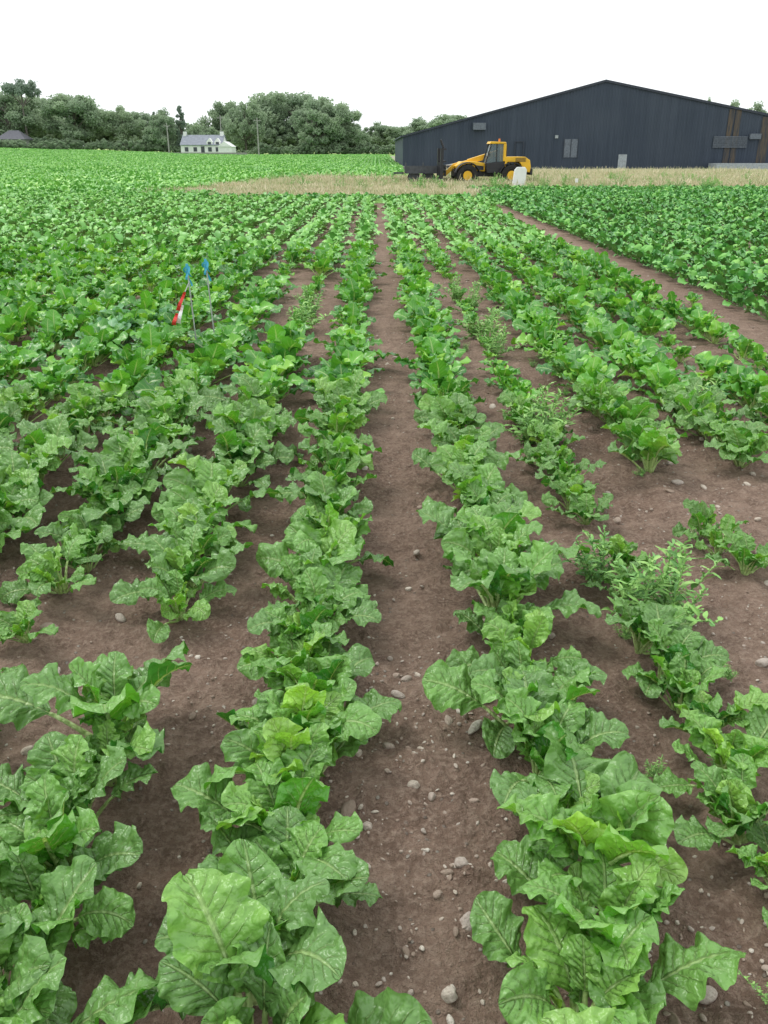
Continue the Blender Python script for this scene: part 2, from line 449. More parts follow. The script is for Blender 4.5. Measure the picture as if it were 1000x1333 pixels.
c = m.mix(m.mr(nz.outputs[0], .4, .7, 0, .6), cr.outputs[0], (.28, .205, .155))
MAT_STONE = m.out(m.princ(c, .8, .25, 0, m.bump(nz.outputs[0], .4, .2)))
C_ST = make_coll('stones', [stone(i) for i in range(8)], 'field_stone')
n = 18000
Yp = .7+R.rand(n)**1.6*11; Xp = (R.rand(n)-.5)*2*(.55*Yp+1.0)
keep = R.rand(n) < np.clip(.5+1.6*vnoise(Xp*2.2, Yp*2.2), .12, 1); Xp = Xp[keep]; Yp = Yp[keep]; n = len(Xp)
big = R.rand(n); sz = .0025+.005*R.rand(n)**1.6+.026*np.maximum(0, big-.91)/.09*R.rand(n)
ex = np.array([(.19, 1.35, .024), (.16, 1.50, .014), (.09, 2.28, .02), (.06, 2.3, .016), (-.02, 2.75, .022), (.12, 2.9, .02), (1.05, 1.2, .03), (1.03, 1.13, .024), (1.12, 1.3, .04), (-1.15, 2.6, .035), (-1.05, 2.35, .03), (-1.2, 2.05, .035), (.03, 1.95, .018), (.14, 1.75, .016), (.10, 1.13, .022), (.14, 1.18, .024), (.32, 1.1, .02), (.2, 3.7, .022), (.16, 3.2, .02), (-.93, 2.7, .026)])
Xp = np.concatenate([Xp, ex[:, 0]]); Yp = np.concatenate([Yp, ex[:, 1]]); sz = np.concatenate([sz, ex[:, 2]*.8]); n = len(Xp)
sq = np.where((np.abs(Xp) < 2.6) & (Yp < 5.5), soil_z(Xp, Yp), 0)
P = np.stack([Xp, Yp, sq+sz*.22], 1)
scatter('field_stones', C_ST, P, np.stack([R.normal(0, .25, n), R.normal(0, .25, n), R.rand(n)*6.28], 1), np.stack([sz*R.uniform(.8, 1.4, n), sz, sz], 1), R.randint(0, 8, n))

# ------------------------------------------------------------------ dry grass
def tuft(seed, hgt, nb, spread):
    rng = np.random.RandomState(seed); VV = []; FF = []; T = []
    for i in range(nb):
        bx, by = rng.normal(0, spread, 2); h = hgt*rng.uniform(.35, 1.0)*(1.6 if rng.rand() < .07 else 1); a = rng.rand()*6.28; ln = rng.uniform(.05, .6)*h
        w = rng.uniform(.004, .009); wa = rng.rand()*3.14; o = len(VV)
        for q, ww in ((0, 1), (.5, .8), (.85, 1.3 if rng.rand() < .4 else .5), (1, .1)):
            cx = bx+math.cos(a)*ln*q**2; cy = by+math.sin(a)*ln*q**2
            VV.append((cx-math.cos(wa)*w*ww, cy-math.sin(wa)*w*ww, h*q)); VV.append((cx+math.cos(wa)*w*ww, cy+math.sin(wa)*w*ww, h*q))
        for j in range(3): FF.append((o+2*j, o+2*j+1, o+2*j+3, o+2*j+2))
        T += [rng.rand()]*8
    me = fast_mesh('grass', np.array(VV), np.array(FF), False)
    a = me.attributes.new('tint', 'FLOAT', 'POINT'); a.data.foreach_set('value', np.array(T, np.float32))
    return me
m = N('dry_grass'); at = m.n('ShaderNodeAttribute', attribute_name='tint'); oi = m.n('ShaderNodeObjectInfo')
t = m.math('ADD', m.math('MULTIPLY', at.outputs['Fac'], .5), m.math('MULTIPLY', oi.outputs['Random'], .5))
cr = m.n('ShaderNodeValToRGB'); m.l(t, cr.inputs[0]); e = cr.color_ramp.elements
e[0].color = (.20, .34, .11, 1); e[1].color = (.84, .75, .56, 1); k = e.new(.35); k.color = (.48, .49, .26, 1); k = e.new(.6); k.color = (.68, .60, .41, 1)
MAT_GRASS = m.out(m.princ(cr.outputs[0], .7, .2))
gm = [tuft(i, .27, 120, .30) for i in range(5)]
for g_ in gm: g_.materials.append(MAT_GRASS)
C_GR = make_coll('grass_tufts', gm, 'grass_tuft')
pts = []
for _ in range(7500):
    y_ = 32.5+R.rand()**1.2*36; x_ = R.uniform(-9, 44)
    if x_ > -8+.16*(y_-34)+R.normal(0, .5) and (y_ < 50 or x_ > 3) and in_cone(x_, y_, 3) and not (x_ > 4 and y_ < 38.5): pts.append((x_, y_))
for _ in range(900): pts.append((R.uniform(3, 46), R.uniform(66, 96)))
pts = np.array(pts); n = len(pts); s = R.uniform(.5, 1.1, n)*(.75+.9*np.clip(vnoise(pts[:, 0]*.35, pts[:, 1]*.25)+.4, 0, 1))
scatter('dry_grass_strip', C_GR, np.stack([pts[:, 0], pts[:, 1], terrain(pts[:, 0], pts[:, 1])], 1), np.stack([np.zeros(n), np.zeros(n), R.rand(n)*6.28], 1), np.stack([s*1.2, s*1.2, s], 1), R.randint(0, 5, n))
rowlen('roadside_weeds', C_WEED, [(R.uniform(-6, 22), R.uniform(36, 52)) for _ in range(140)], [1.5]*140, .25)

# ------------------------------------------------------------------ part helper
class Part:
    def __init__(s): s.v = []; s.f = []
    def add(s, vs, fs):
        o = len(s.v); s.v += [tuple(p) for p in vs]; s.f += [tuple(i+o for i in f) for f in fs]; return s
    def box(s, x0, x1, y0, y1, z0, z1):
        vs = [(x0, y0, z0), (x1, y0, z0), (x1, y1, z0), (x0, y1, z0), (x0, y0, z1), (x1, y0, z1), (x1, y1, z1), (x0, y1, z1)]
        return s.add(vs, [(0, 3, 2, 1), (4, 5, 6, 7), (0, 1, 5, 4), (1, 2, 6, 5), (2, 3, 7, 6), (3, 0, 4, 7)])
    def prism(s, pts, y0, y1):
        n = len(pts)
        vs = [(p[0], y0, p[1]) for p in pts]+[(p[0], y1, p[1]) for p in pts]
        return s.add(vs, [tuple(range(n)), tuple(range(2*n-1, n-1, -1))]+[(i, i+n, (i+1) % n+n, (i+1) % n) for i in range(n)])
    def tube(s, a, b, r0, r1=None, k=10):
        a = Vector(a); b = Vector(b); r1 = r0 if r1 is None else r1
        d = (b-a).normalized(); u = d.orthogonal().normalized(); w = d.cross(u)
        vs = [a+(u*math.cos(6.2832*i/k)+w*math.sin(6.2832*i/k))*r0 for i in range(k)]+[b+(u*math.cos(6.2832*i/k)+w*math.sin(6.2832*i/k))*r1 for i in range(k)]
        return s.add(vs, [tuple(range(k-1, -1, -1)), tuple(range(k, 2*k))]+[(i, (i+1) % k, (i+1) % k+k, i+k) for i in range(k)])
    def obj(s, name, mat, parent=None, bevel=0):
        me = D.meshes.new(name); me.from_pydata(s.v, [], s.f); me.materials.append(mat)
        import bmesh
        bm = bmesh.new(); bm.from_mesh(me); bmesh.ops.recalc_face_normals(bm, faces=bm.faces); bm.to_mesh(me); bm.free()
        o = link(D.objects.new(name, me))
        if parent: o.parent = parent
        if bevel:
            b = o.modifiers.new('bevel', 'BEVEL'); b.width = bevel; b.segments = 2
        return o
def empty(name, loc, rz=0):
    o = link(D.objects.new(name, None)); o.location = loc; o.rotation_euler = (0, 0, rz); o.empty_display_size = .1; return o

# ------------------------------------------------------------------ barn
def barn():
    Yb = 110.; zb = float(terrain(20, Yb))-.1
    b = empty('agricultural_shed', (0, Yb, 0))
    m = N('shed_cladding'); tc = m.n('ShaderNodeTexCoord'); sp = m.n('ShaderNodeSeparateXYZ'); m.l(tc.outputs['Object'], sp.inputs[0])
    mp = m.n('ShaderNodeMapping'); mp.inputs['Scale'].default_value = (1., 1., .06); m.l(tc.outputs['Object'], mp.inputs[0])
    st = m.noise(1.4, 5, mp.outputs[0], .6)
    sheet = m.math('FRACT', m.math('DIVIDE', sp.outputs[0], 1.05))
    seam = m.mr(m.math('ABSOLUTE', m.math('SUBTRACT', sheet, .5)), .47, .5, 0, .3)
    c = m.mix(m.mr(st.outputs[0], .3, .7), (.034, .047, .070), (.052, .068, .096))
    c = m.mix(seam, c, (.08, .10, .13))
    dn = m.noise(.25, 3, tc.outputs['Object']); c = m.mix(m.mr(dn.outputs[0], .4, .7, 0, .3), c, (.07, .086, .112))
    clad = m.out(m.princ(c, .6, .3))
    xl, xa, xr = 3.2, 26.6, 59.; hl, ha, hr = 3.05, 8.9, 3.0
    xsn = []; x_ = xl
    while x_ < xr:
        xsn += [(x_, 0.), (x_+.16, 0.), (x_+.2, -.04), (x_+.31, -.04)]; x_ += .35
    xsn.append((xr, 0))
    vs = []; fs = []
    top = lambda x: hl+(ha-hl)*(x-xl)/(xa-xl) if x < xa else ha+(hr-ha)*(x-xa)/(xr-xa)
    for (x_, y_) in xsn: vs += [(x_, y_, zb), (x_, y_, top(x_))]
    for i in range(len(xsn)-1): fs.append((2*i, 2*i+2, 2*i+3, 2*i+1))
    Part().add(vs, fs).obj('gable_wall', clad, b)
    w = Part(); w.box(xl, xl+.15, .05, 45, zb, hl); w.box(xr-.15, xr, .05, 45, zb, hr); w.box(xl+.15, xr-.15, 44.8, 45, zb, hl)
    w.obj('side_walls', clad, b)
    rf = simple_mat('shed_roof', (.10, .12, .15), .6)
    dxl = .3
    r = Part(); r.prism([(xl-dxl, hl-.05), (xa, ha+.03), (xr+dxl, hr-.04), (xr+dxl, hr+.08), (xa, ha+.16), (xl-dxl, hl+.05)], -.15, 45.2)
    r.obj('roof', rf, b)
    tm = simple_mat('shed_trim', (.03, .038, .055), .5)
    t = Part(); t.prism([(xl-dxl, hl-.12), (xa, ha-.06), (xr+dxl, hr-.14), (xr+dxl, hr+.11), (xa, ha+.19), (xl-dxl, hl+.08)], -.22, -.155)
    t.obj('barge_board', tm, b)
    X = lambda px: (px-490)/10.95
    Zp = lambda py: 1.55+110*math.tan(math.atan((666.5-py)/1109)-math.radians(23.0))
    gy = simple_mat('weathered_grey_door', (.13, .15, .18), .6); wh = simple_mat('pale_door', (.34, .37, .39), .6)
    rb = N('rusty_clad'); tc = rb.n('ShaderNodeTexCoord'); mp = rb.n('ShaderNodeMapping'); mp.inputs['Scale'].default_value = (3, 1, .35); rb.l(tc.outputs['Object'], mp.inputs[0])
    nz = rb.noise(1.5, 5, mp.outputs[0], .7); rust = rb.out(rb.princ(rb.mix(rb.mr(nz.outputs[0], .35, .65), (.04, .05, .065), (.13, .10, .07)), .8, .2))
    def panel(nm, a, c, d, e, mat, y=-.09):
        q = Part(); q.box(X(a), X(c), y, -.045, Zp(e), Zp(d)); return q.obj(nm, mat, b)
    panel('hatch', 735, 752, 181, 205, gy); panel('door', 807, 818, 201, 221, wh)
    fq = Part(); fq.box(X(734), X(735), -.12, -.045, Zp(206), Zp(180)).box(X(752), X(753), -.12, -.045, Zp(206), Zp(180)).box(X(743), X(744), -.12, -.095, Zp(205), Zp(181)); fq.obj('hatch_frame', tm, b)
    q = Part(); q.box(X(615), X(631), -.7, -.045, Zp(169), Zp(160)); q.obj('vent_box', gy, b)
    q = Part(); q.box(X(722), X(726), -.2, -.045, Zp(180), Zp(176)); q.obj('security_lamp', wh, b)
    panel('rusty_sheet_1', 944, 951, 142, 215, rust); panel('rusty_sheet_2', 953, 960, 143, 215, rust); panel('rusty_sheet_3', 988, 1000, 152, 215, rust)
    lv = Part()
    for k in range(6): lv.box(X(928), X(972), -.25, -.1, Zp(192-k*2.6), Zp(190.6-k*2.6))
    lv.obj('louvres', gy, b)
    q = Part(); q.box(X(974), X(988), -.5, -.1, Zp(181), Zp(174)); q.obj('extractor', gy, b)
    q = Part()
    for px in (670, 681): q.box(X(px), X(px)+.12, -.16, -.05, zb, Zp(184))
    q.box(X(670), X(681), -.14, -.05, Zp(185), Zp(184)); q.obj('door_frame', tm, b)
    q = Part(); q.box(X(925), X(1010), -3, -.4, zb, .15); q.obj('concrete_kerb', wh, b)
barn()

# ------------------------------------------------------------------ telehandler
def telehandler():
    e = empty('telehandler', (3.34, 43., 0), math.radians(5)); e.scale = (.81, .81, .80)
    yl = simple_mat('yellow_paint', (.80, .46, .02), .4, .5, 0, .15, 2); bk = simple_mat('black_steel', (.03, .03, .034), .5, .4)
    rb = simple_mat('tyre_rubber', (.035, .034, .032), .85, .2); gl = N('cab_glass')
    pg = gl.n('ShaderNodeBsdfPrincipled'); pg.inputs['Base Color'].default_value = (.16, .22, .24, 1); pg.inputs['Roughness'].default_value = .08
    pg.inputs['Alpha'].default_value = .6; gl = gl.out(pg.outputs[0])
    gy = simple_mat('light_grey_panel', (.5, .5, .48), .5)
    for i, (wx, wy) in enumerate(((1.0, -.95), (1.0, .95), (3.55, -.95), (3.55, .95))):
        p = Part(); k = 28; prof = [(.0, -.12), (.30, -.14), (.36, -.2), (.5, -.21), (.58, -.17), (.6, 0), (.58, .17), (.5, .21), (.36, .2), (.3, .14), (0, .12)]
        vs = []; fs = []; n = len(prof)
        for j in range(k):
            a = 2*math.pi*j/k; tr = 1.035 if j % 2 else 1.
            for r_, y_ in prof: rr = r_*(tr if r_ > .55 else 1); vs.append((wx+rr*math.cos(a), wy+y_, .6+rr*math.sin(a)))
        for j in range(k):
            for q in range(n-1): fs.append((j*n+q, ((j+1) % k)*n+q, ((j+1) % k)*n+q+1, j*n+q+1))
        p.add(vs, fs).obj('wheel_%d' % (i+1), rb, e)
        s = -1 if wy < 0 else 1
        Part().tube((wx, wy+s*.10, .6), (wx, wy+s*.175, .6), .27, .25, 20).obj('hub_%d' % (i+1), yl, e)
        a = Part(); arc = [(wx+.74*math.cos(t), .6+.72*math.sin(t)) for t in np.linspace(.25, 2.9, 10)]; arc2 = [(wx+.70*math.cos(t), .6+.67*math.sin(t)) for t in np.linspace(2.9, .25, 10)]
        a.prism(arc+arc2, wy-.22, wy+.22); a.obj('mudguard_%d' % (i+1), bk, e)
    Part().prism([(.3, .55), (4.5, .5), (4.5, .85), (.3, .95)], -.45, .45).obj('chassis', bk, e, .02)
    Part().prism([(3.2, 1.0), (3.3, 1.32), (4.0, 1.32), (4.3, .85), (4.62, .75), (4.68, 1.05), (4.6, 1.42), (4.3, 1.60), (3.15, 1.60), (3.15, 1.0)], -.98, .70).obj('engine_cover', yl, e, .04)
    g = Part()
    for k in range(4): g.box(3.75, 4.35, -1.0, -.983, 1.34+k*.06, 1.365+k*.06)
    g.obj('engine_grille', bk, e)
    Part().box(4.64, 4.80, -.95, .7, .62, .98).obj('counterweight', bk, e, .03)
    Part().prism([(2.15, .72), (3.15, .72), (3.15, 1.35), (2.05, 1.25)], -.96, -.05).obj('cab_base', bk, e, .03)
    Part().prism([(2.08, 1.27), (3.12, 1.36), (3.1, 2.28), (2.35, 2.28)], -.92, -.1).obj('cab_glazing', gl, e)
    Part().prism([(2.22, 2.28), (3.2, 2.28), (3.16, 2.38), (2.3, 2.41)], -.98, -.04).obj('cab_roof', yl, e, .03)
    fr = Part()
    for yy in (-.94, -.1):
        fr.tube((2.04, yy, 1.25), (2.33, yy, 2.3), .035); fr.tube((2.66, yy, 1.3), (2.66, yy, 2.3), .025)
    fr.box(2.5, 2.85, -.62, -.3, 1.2, 1.36); fr.box(2.82, 2.92, -.62, -.3, 1.3, 1.95)
    fr.tube((2.3, -.98, 1.7), (2.15, -1.15, 1.72), .015); fr.box(2.1, 2.16, -1.3, -1.12, 1.62, 1.86)
    fr.obj('cab_frame', bk, e)
    Part().box(3.04, 3.2, -.97, -.05, 1.36, 2.277).obj('cab_rear_pillar', yl, e, .02)
    Part().tube((2.9, -.4, 2.41), (2.9, -.4, 2.56), .06, .05).obj('beacon', simple_mat('amber', (.8, .25, .02), .3), e)
    Part().tube((3.55, .5, 1.6), (3.55, .5, 2.2), .05).obj('exhaust', bk, e)
    Part().prism([(.45, .95), (2.1, .8), (2.1, 1.25), (1.45, 1.36), (.75, 1.34), (.35, 1.1)], -.62, .62).obj('front_body', yl, e, .05)
    q = Part(); q.prism([(.9, 1.05), (1.35, 1.05), (1.35, 1.22), (.95, 1.22)], -.64, -.622).prism([(1.5, .9), (2.0, .88), (2.0, 1.1), (1.5, 1.15)], -.64, -.622); q.obj('body_recesses', bk, e)
    bm_ = Part(); bm_.prism([(3.3, 1.62), (3.3, 1.92), (2.9, 1.95), (1.2, 1.45), (1.26, 1.2), (2.9, 1.6)], .05, .38); bm_.obj('boom_outer', yl, e, .02)
    bm_ = Part(); bm_.prism([(1.32, 1.44), (1.36, 1.25), (.45, .98), (-.08, .52), (-.22, .66), (.35, 1.22)], .10, .33); bm_.obj('boom_inner', yl, e, .02)
    Part().tube((2.0, .2, 1.0), (1.1, .2, 1.25), .06).obj('lift_ram', bk, e)
    Part().tube((.9, .2, 1.25), (-.15, .2, 1.1), .045).obj('tilt_ram', gy, e)
    c = Part()
    for yy in (-.6, -.2, .2, .6): c.box(-.50, -.34, yy-.07, yy+.07, .28, 2.05 if abs(yy) > .5 else 1.3)
    for zz in (.35, .85, 1.3, 1.95): c.box(-.34, -.18, -.66, .66, zz, zz+.09)
    c.box(-.18, -.10, -.2, .5, .55, 1.15)
    for yy in (-.4, .4): c.prism([(-1.6, .22), (-.42, .26), (-.42, .32), (-1.6, .25)], yy-.06, yy+.06)
    c.tube((-.3, -.5, 2.0), (-.50, -.5, 2.5), .06)
    c.obj('fork_carriage', bk, e)
telehandler()
def trailer():
    e = empty('flatbed_trailer', (1.35, 44.5, 0))
    bk = simple_mat('trailer_steel', (.07, .075, .085), .6); wd = simple_mat('trailer_deck', (.16, .15, .14), .8)
    Part().box(0, 1.7, -1, 1, .72, .84).obj('deck', wd, e, .01)
    p = Part(); p.box(0, 1.7, -1.03, -1.003, .54, .88); p.box(-.5, 0, -.05, .05, .5, .58)
    for x_ in (.03, .85, 1.6): p.box(x_, x_+.06, -1.06, -1.031, .54, 1.02)
    p.obj('side_rail', bk, e)
    for i, x_ in enumerate((.5, 1.2)):
        for j, y_ in enumerate((-.85, .65)): Part().tube((x_, y_, .3), (x_, y_+.2, .3), .3, .3, 20).obj('wheel_%d%d' % (i, j), bk, e)
trailer()

# white board and small marker
e = empty('white_field_board', (6.1, 39., 0), .15)
wm = simple_mat('white_plastic', (.82, .83, .82), .4, .4, 0, .06)
Part().prism([(-.30, .08), (.27, .08), (.33, .78), (.24, .90), (-.10, .90), (-.22, .78)], -.04, .04).obj('panel', wm, e, .02)
Part().tube((-.2, .08, -.1), (-.1, .08, .8), .02).tube((.2, .08, -.1), (.2, .08, .8), .02).obj('legs', simple_mat('post_wood', (.2, .15, .1), .8), e)
e = empty('plot_marker', (8.8, 40., 0))
Part().box(-.06, .06, -.02, .02, .25, .42).obj('tag', wm, e); Part().tube((0, 0, 0), (0, 0, .25), .015).obj('stake', bpy.data.materials['post_wood'], e)

# ------------------------------------------------------------------ stakes with blue tape and red/white flag
st = simple_mat('galvanised_stake', (.42, .44, .42), .5, .5, .3); bl = simple_mat('blue_tape', (.07, .42, .62), .5); rd = simple_mat('red_tape', (.66, .04, .03), .5)
def stake(x_, y_, h, lean):
    e = empty('marker_stake', (x_, y_, 0))
    Part().tube((0, 0, -.05), (lean, 0, h), .0055, .0055, 8).obj('rod', st, e)
    p = Part()
    for k, (dx, dz, ln) in enumerate(((.0, 0, .10), (.02, .0, .08), (-.015, .01, .06), (.01, -.02, .13))):
        n = 6; vs = []
        for j in range(n+1):
            q = j/n; xx = lean+dx*q*1.6+.010*math.sin(5*q+k); zz = h-.005+dz-ln*q; yy = .012*math.cos(4*q+k)
            vs += [(xx-.008, yy, zz), (xx+.008, yy+.005*math.sin(6*q), zz)]
        p.add(vs, [(2*j, 2*j+1, 2*j+3, 2*j+2) for j in range(n)])
    p.tube((lean, 0, h-.03), (lean, 0, h+.012), .011, .009, 8)
    p.obj('blue_ribbon', bl, e)
stake(-1.42, 6.75, .74, -.03); stake(-1.28, 6.8, .77, -.035)
e = empty('red_white_flag', (-1.56, 6.7, .42), 0)
def ribbon(name, a, b, w, mat):
    vs = []; n = 7
    for j in range(n+1):
        q = j/n; c = Vector(a).lerp(Vector(b), q); o = .012*math.sin(7*q)
        ww = w*(.6+.5*q)
        vs += [(c.x-ww, c.y+o, c.z), (c.x+ww, c.y+.02*math.cos(5*q), c.z-.008)]
    Part().add(vs, [(2*j, 2*j+1, 2*j+3, 2*j+2) for j in range(n)]).obj(name, mat, e)
ribbon('red_band', (.085, 0, .13), (.02, 0, -.01), .014, rd); ribbon('white_band', (.055, .012, .03), (.015, .012, -.11), .016, wm)
ribbon('red_tip', (.012, -.008, -.03), (-.02, -.008, -.12), .016, rd)
Part().tube((.09, .0, .13), (.12, .05, .20), .004).obj('tie', st, e)

# ------------------------------------------------------------------ trees
MAT_BARK = simple_mat('bark', (.16, .145, .125), .9)
def foliage_mat(name, dark, lite):
    m = N(name); at = m.n('ShaderNodeAttribute', attribute_name='tint'); oi = m.n('ShaderNodeObjectInfo')
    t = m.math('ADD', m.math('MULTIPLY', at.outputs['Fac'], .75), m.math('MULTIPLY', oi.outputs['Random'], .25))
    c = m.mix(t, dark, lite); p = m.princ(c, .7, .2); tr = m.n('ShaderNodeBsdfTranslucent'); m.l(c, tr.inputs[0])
    mx = m.n('ShaderNodeMixShader'); mx.inputs[0].default_value = .4; m.l(p, mx.inputs[1]); m.l(tr.outputs[0], mx.inputs[2])
    return m.out(mx.outputs[0])
F1 = foliage_mat('broadleaf_foliage_hazed', (.23, .32, .22), (.46, .57, .37))  # greens paled: distance haze painted into tree and hedge colour
F2 = foliage_mat('conifer_foliage_hazed', (.20, .28, .22), (.33, .41, .31))  # conifer greens paled likewise, haze is in the colour only
def tree_mesh(seed, kind):
    rng = np.random.RandomState(seed); P = Part()
    tt = {'broad': .3, 'pine': .72, 'conifer': .15, 'bush': .1}[kind]
    top = {'broad': .8, 'pine': .86, 'conifer': .95, 'bush': .6}[kind]
    pts = [Vector((0, 0, -.02))]; 
    for q in (.25, .5, .75, 1): pts.append(Vector((rng.normal(0, .012), rng.normal(0, .012), top*q)))
    for i in range(4): P.tube(pts[i], pts[i+1], .026*(1-.22*i), .026*(1-.22*(i+1)), 8)
    cl = []
    if kind in ('broad', 'bush'):
        n = 46; wr = .42 if kind == 'broad' else .62
        lob = rng.uniform(.8, 1.2, 8)
        for i in range(n):
            a = rng.rand()*6.28; r = wr*math.sqrt(rng.rand())*lob[int(a/6.284*8)]; hz = rng.rand()
            lim = math.sqrt(max(0, 1-(r/(wr*1.15))**2))
            z = .48+(.44*lim)*(hz*1.6-.75)*(1 if hz > .3 else .95)
            cl.append((r*math.cos(a), r*math.sin(a), min(max(z, .12), .93), rng.uniform(.07, .14)))
    elif kind == 'pine':
        for i in range(22):
            a = rng.rand()*6.28; r = .27*math.sqrt(rng.rand()); cl.append((r*math.cos(a), r*math.sin(a), .86+rng.uniform(-.1, .08)-r*.15, rng.uniform(.05, .085)))
    else:
        for i in range(40):
            z = .12+.85*rng.rand(); r = .2*(1-z)**.7*rng.uniform(.5, 1.1); a = rng.rand()*6.28
            cl.append((r*math.cos(a), r*math.sin(a), z, .03+.07*(1-z)))
    for c in cl[::3]:
        z0 = min(top*.95, max(tt*.8, c[2]-.22)); P.tube((0, 0, z0), (c[0], c[1], c[2]), .010, .003, 5)
    nb = len(P.f)
    VV = [np.array(P.v)]; quads = []; T = [np.zeros(len(P.v))]; o = len(P.v)
    ls = {'broad': .013, 'pine': .010, 'conifer': .010, 'bush': .018}[kind]
    for c in cl:
        n = int(400*(c[3]/.1)**1.5)+60
        d = rng.normal(0, 1, (n, 3)); d /= np.linalg.norm(d, axis=1)[:, None]
        rad = c[3]*rng.rand(n)**.4*(1+.35*np.sin(d[:, 0]*5+c[0]*30)*np.cos(d[:, 2]*4+c[1]*30))
        pos = np.array(c[:3])+d*rad[:, None]*np.array([1, 1, .8])
        a1 = rng.normal(0, 1, (n, 3)); a1 /= np.linalg.norm(a1, axis=1)[:, None]
        a2 = np.cross(a1, rng.normal(0, 1, (n, 3))); a2 /= np.linalg.norm(a2, axis=1)[:, None]
        sz = ls*rng.uniform(.5, 1.2, n)[:, None]
        q = np.stack([pos-a1*sz-a2*sz*.6, pos+a1*sz*.8-a2*sz*.8, pos+a1*sz+a2*sz*.7, pos-a1*sz*.7+a2*sz], 1).reshape(-1, 3)
        VV.append(q); quads.append(np.arange(o, o+4*n).reshape(-1, 4)); o += 4*n
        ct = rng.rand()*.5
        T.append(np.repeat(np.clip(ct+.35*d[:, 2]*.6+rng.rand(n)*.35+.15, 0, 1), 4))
    VV = np.concatenate(VV); quads = np.concatenate(quads)
    me = D.meshes.new('tree'); me.from_pydata(VV.tolist(), [], P.f+quads.tolist())
    a = me.attributes.new('tint', 'FLOAT', 'POINT'); a.data.foreach_set('value', np.concatenate(T).astype(np.float32))
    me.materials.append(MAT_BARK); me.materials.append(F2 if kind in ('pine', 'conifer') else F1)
    mi = np.zeros(len(me.polygons), np.int32); mi[nb:] = 1; me.polygons.foreach_set('material_index', mi)
    return me
TB = [tree_mesh(i, 'broad') for i in range(5)]; TP = tree_mesh(31, 'pine'); TC = [tree_mesh(40+i, 'conifer') for i in range(2)]; TU = [tree_mesh(50+i, 'bush') for i in range(3)]
def tree(name, me, px, top, wpx, Yt, base=None):
    k = 1109/(Yt*math.cos(math.radians(23))+.6)
    x_ = (px-490)/k; zt = 1.55+Yt*math.tan(math.atan((666.5-top)/1109)-math.radians(23))
    zb = float(terrain(x_, Yt))-.3; h = zt-zb
    o = link(D.objects.new(name, me)); o.location = (x_, Yt, zb); w = wpx/k
    ext = max(v.co.x for v in me.vertices)-min(v.co.x for v in me.vertices)
    s = w/ext; zmax = max(v.co.z for v in me.vertices)
    o.scale = (s, s, h/zmax); o.rotation_euler = (0, 0, R.rand()*6.28)
    return o
spec = [(-30, 113, 90), (18, 115, 84), (70, 124, 64), (105, 120, 70), (135, 133, 62), (165, 136, 54), (190, 144, 52), (215, 139, 46),
        (298, 130, 52), (322, 126, 58), (352, 123, 62), (384, 117, 94), (412, 126, 62), (440, 132, 54), (462, 157, 46), (487, 157, 46), (515, 163, 44), (545, 151, 56), (590, 147, 60), (268, 157, 40), (40, 146, 60), (4, 138, 60)]
for i, (px, tp, w) in enumerate(spec): tree('broadleaf_tree', TB[i % 5], px, tp, w*1.12, 236+R.uniform(-6, 22))
tree('pine_tree', TP, 42, 101, 44, 232)
tree('conifer_tree', TC[0], 240, 137, 26, 232); tree('conifer_tree', TC[1], 206, 145, 24, 236); tree('conifer_tree', TC[0], 448, 140, 24, 240)
for px, tp, w in ((915, 124, 26), (950, 128, 60), (985, 130, 60), (1020, 128, 60), (1060, 126, 60)): tree('broadleaf_tree', TB[int(px) % 5], px, tp, w, 185)
hc = D.collections.new('hedge_bushes')
for i, me_ in enumerate(TU): hc.objects.link(D.objects.new('hedge_bush' if i == 0 else 'hedge_bush.%03d' % i, me_))
pts = []; sc = []
for x_ in np.arange(-135, 8, 1.7): pts.append((x_, 229+R.normal(0, .8))); sc.append(R.uniform(2.0, 3.6) if not (-50 < x_ < -31) else 1.6)
for x_ in np.arange(-140, 40, 2.6): pts.append((x_, 252+R.normal(0, 3))); sc.append(R.uniform(6.0, 9.5) if x_ < -5 else R.uniform(3, 4.5) if x_ > 12 else .9)
for x_ in np.arange(-260, 260, 5): pts.append((x_, 420+R.normal(0, 6))); sc.append(R.uniform(8, 11))
for x_ in np.arange(-100, -70, 1.5): pts.append((x_, 214+R.normal(0, .5))); sc.append(R.uniform(1.6, 2.6))
pts = np.array(pts); sc = np.array(sc); n = len(pts)
scatter('hedgerow', hc, np.stack([pts[:, 0], pts[:, 1], terrain(pts[:, 0], pts[:, 1])-.2], 1), np.stack([np.zeros(n), np.zeros(n), R.rand(n)*6.28], 1), np.stack([sc, sc, sc], 1), R.randint(0, 3, n))

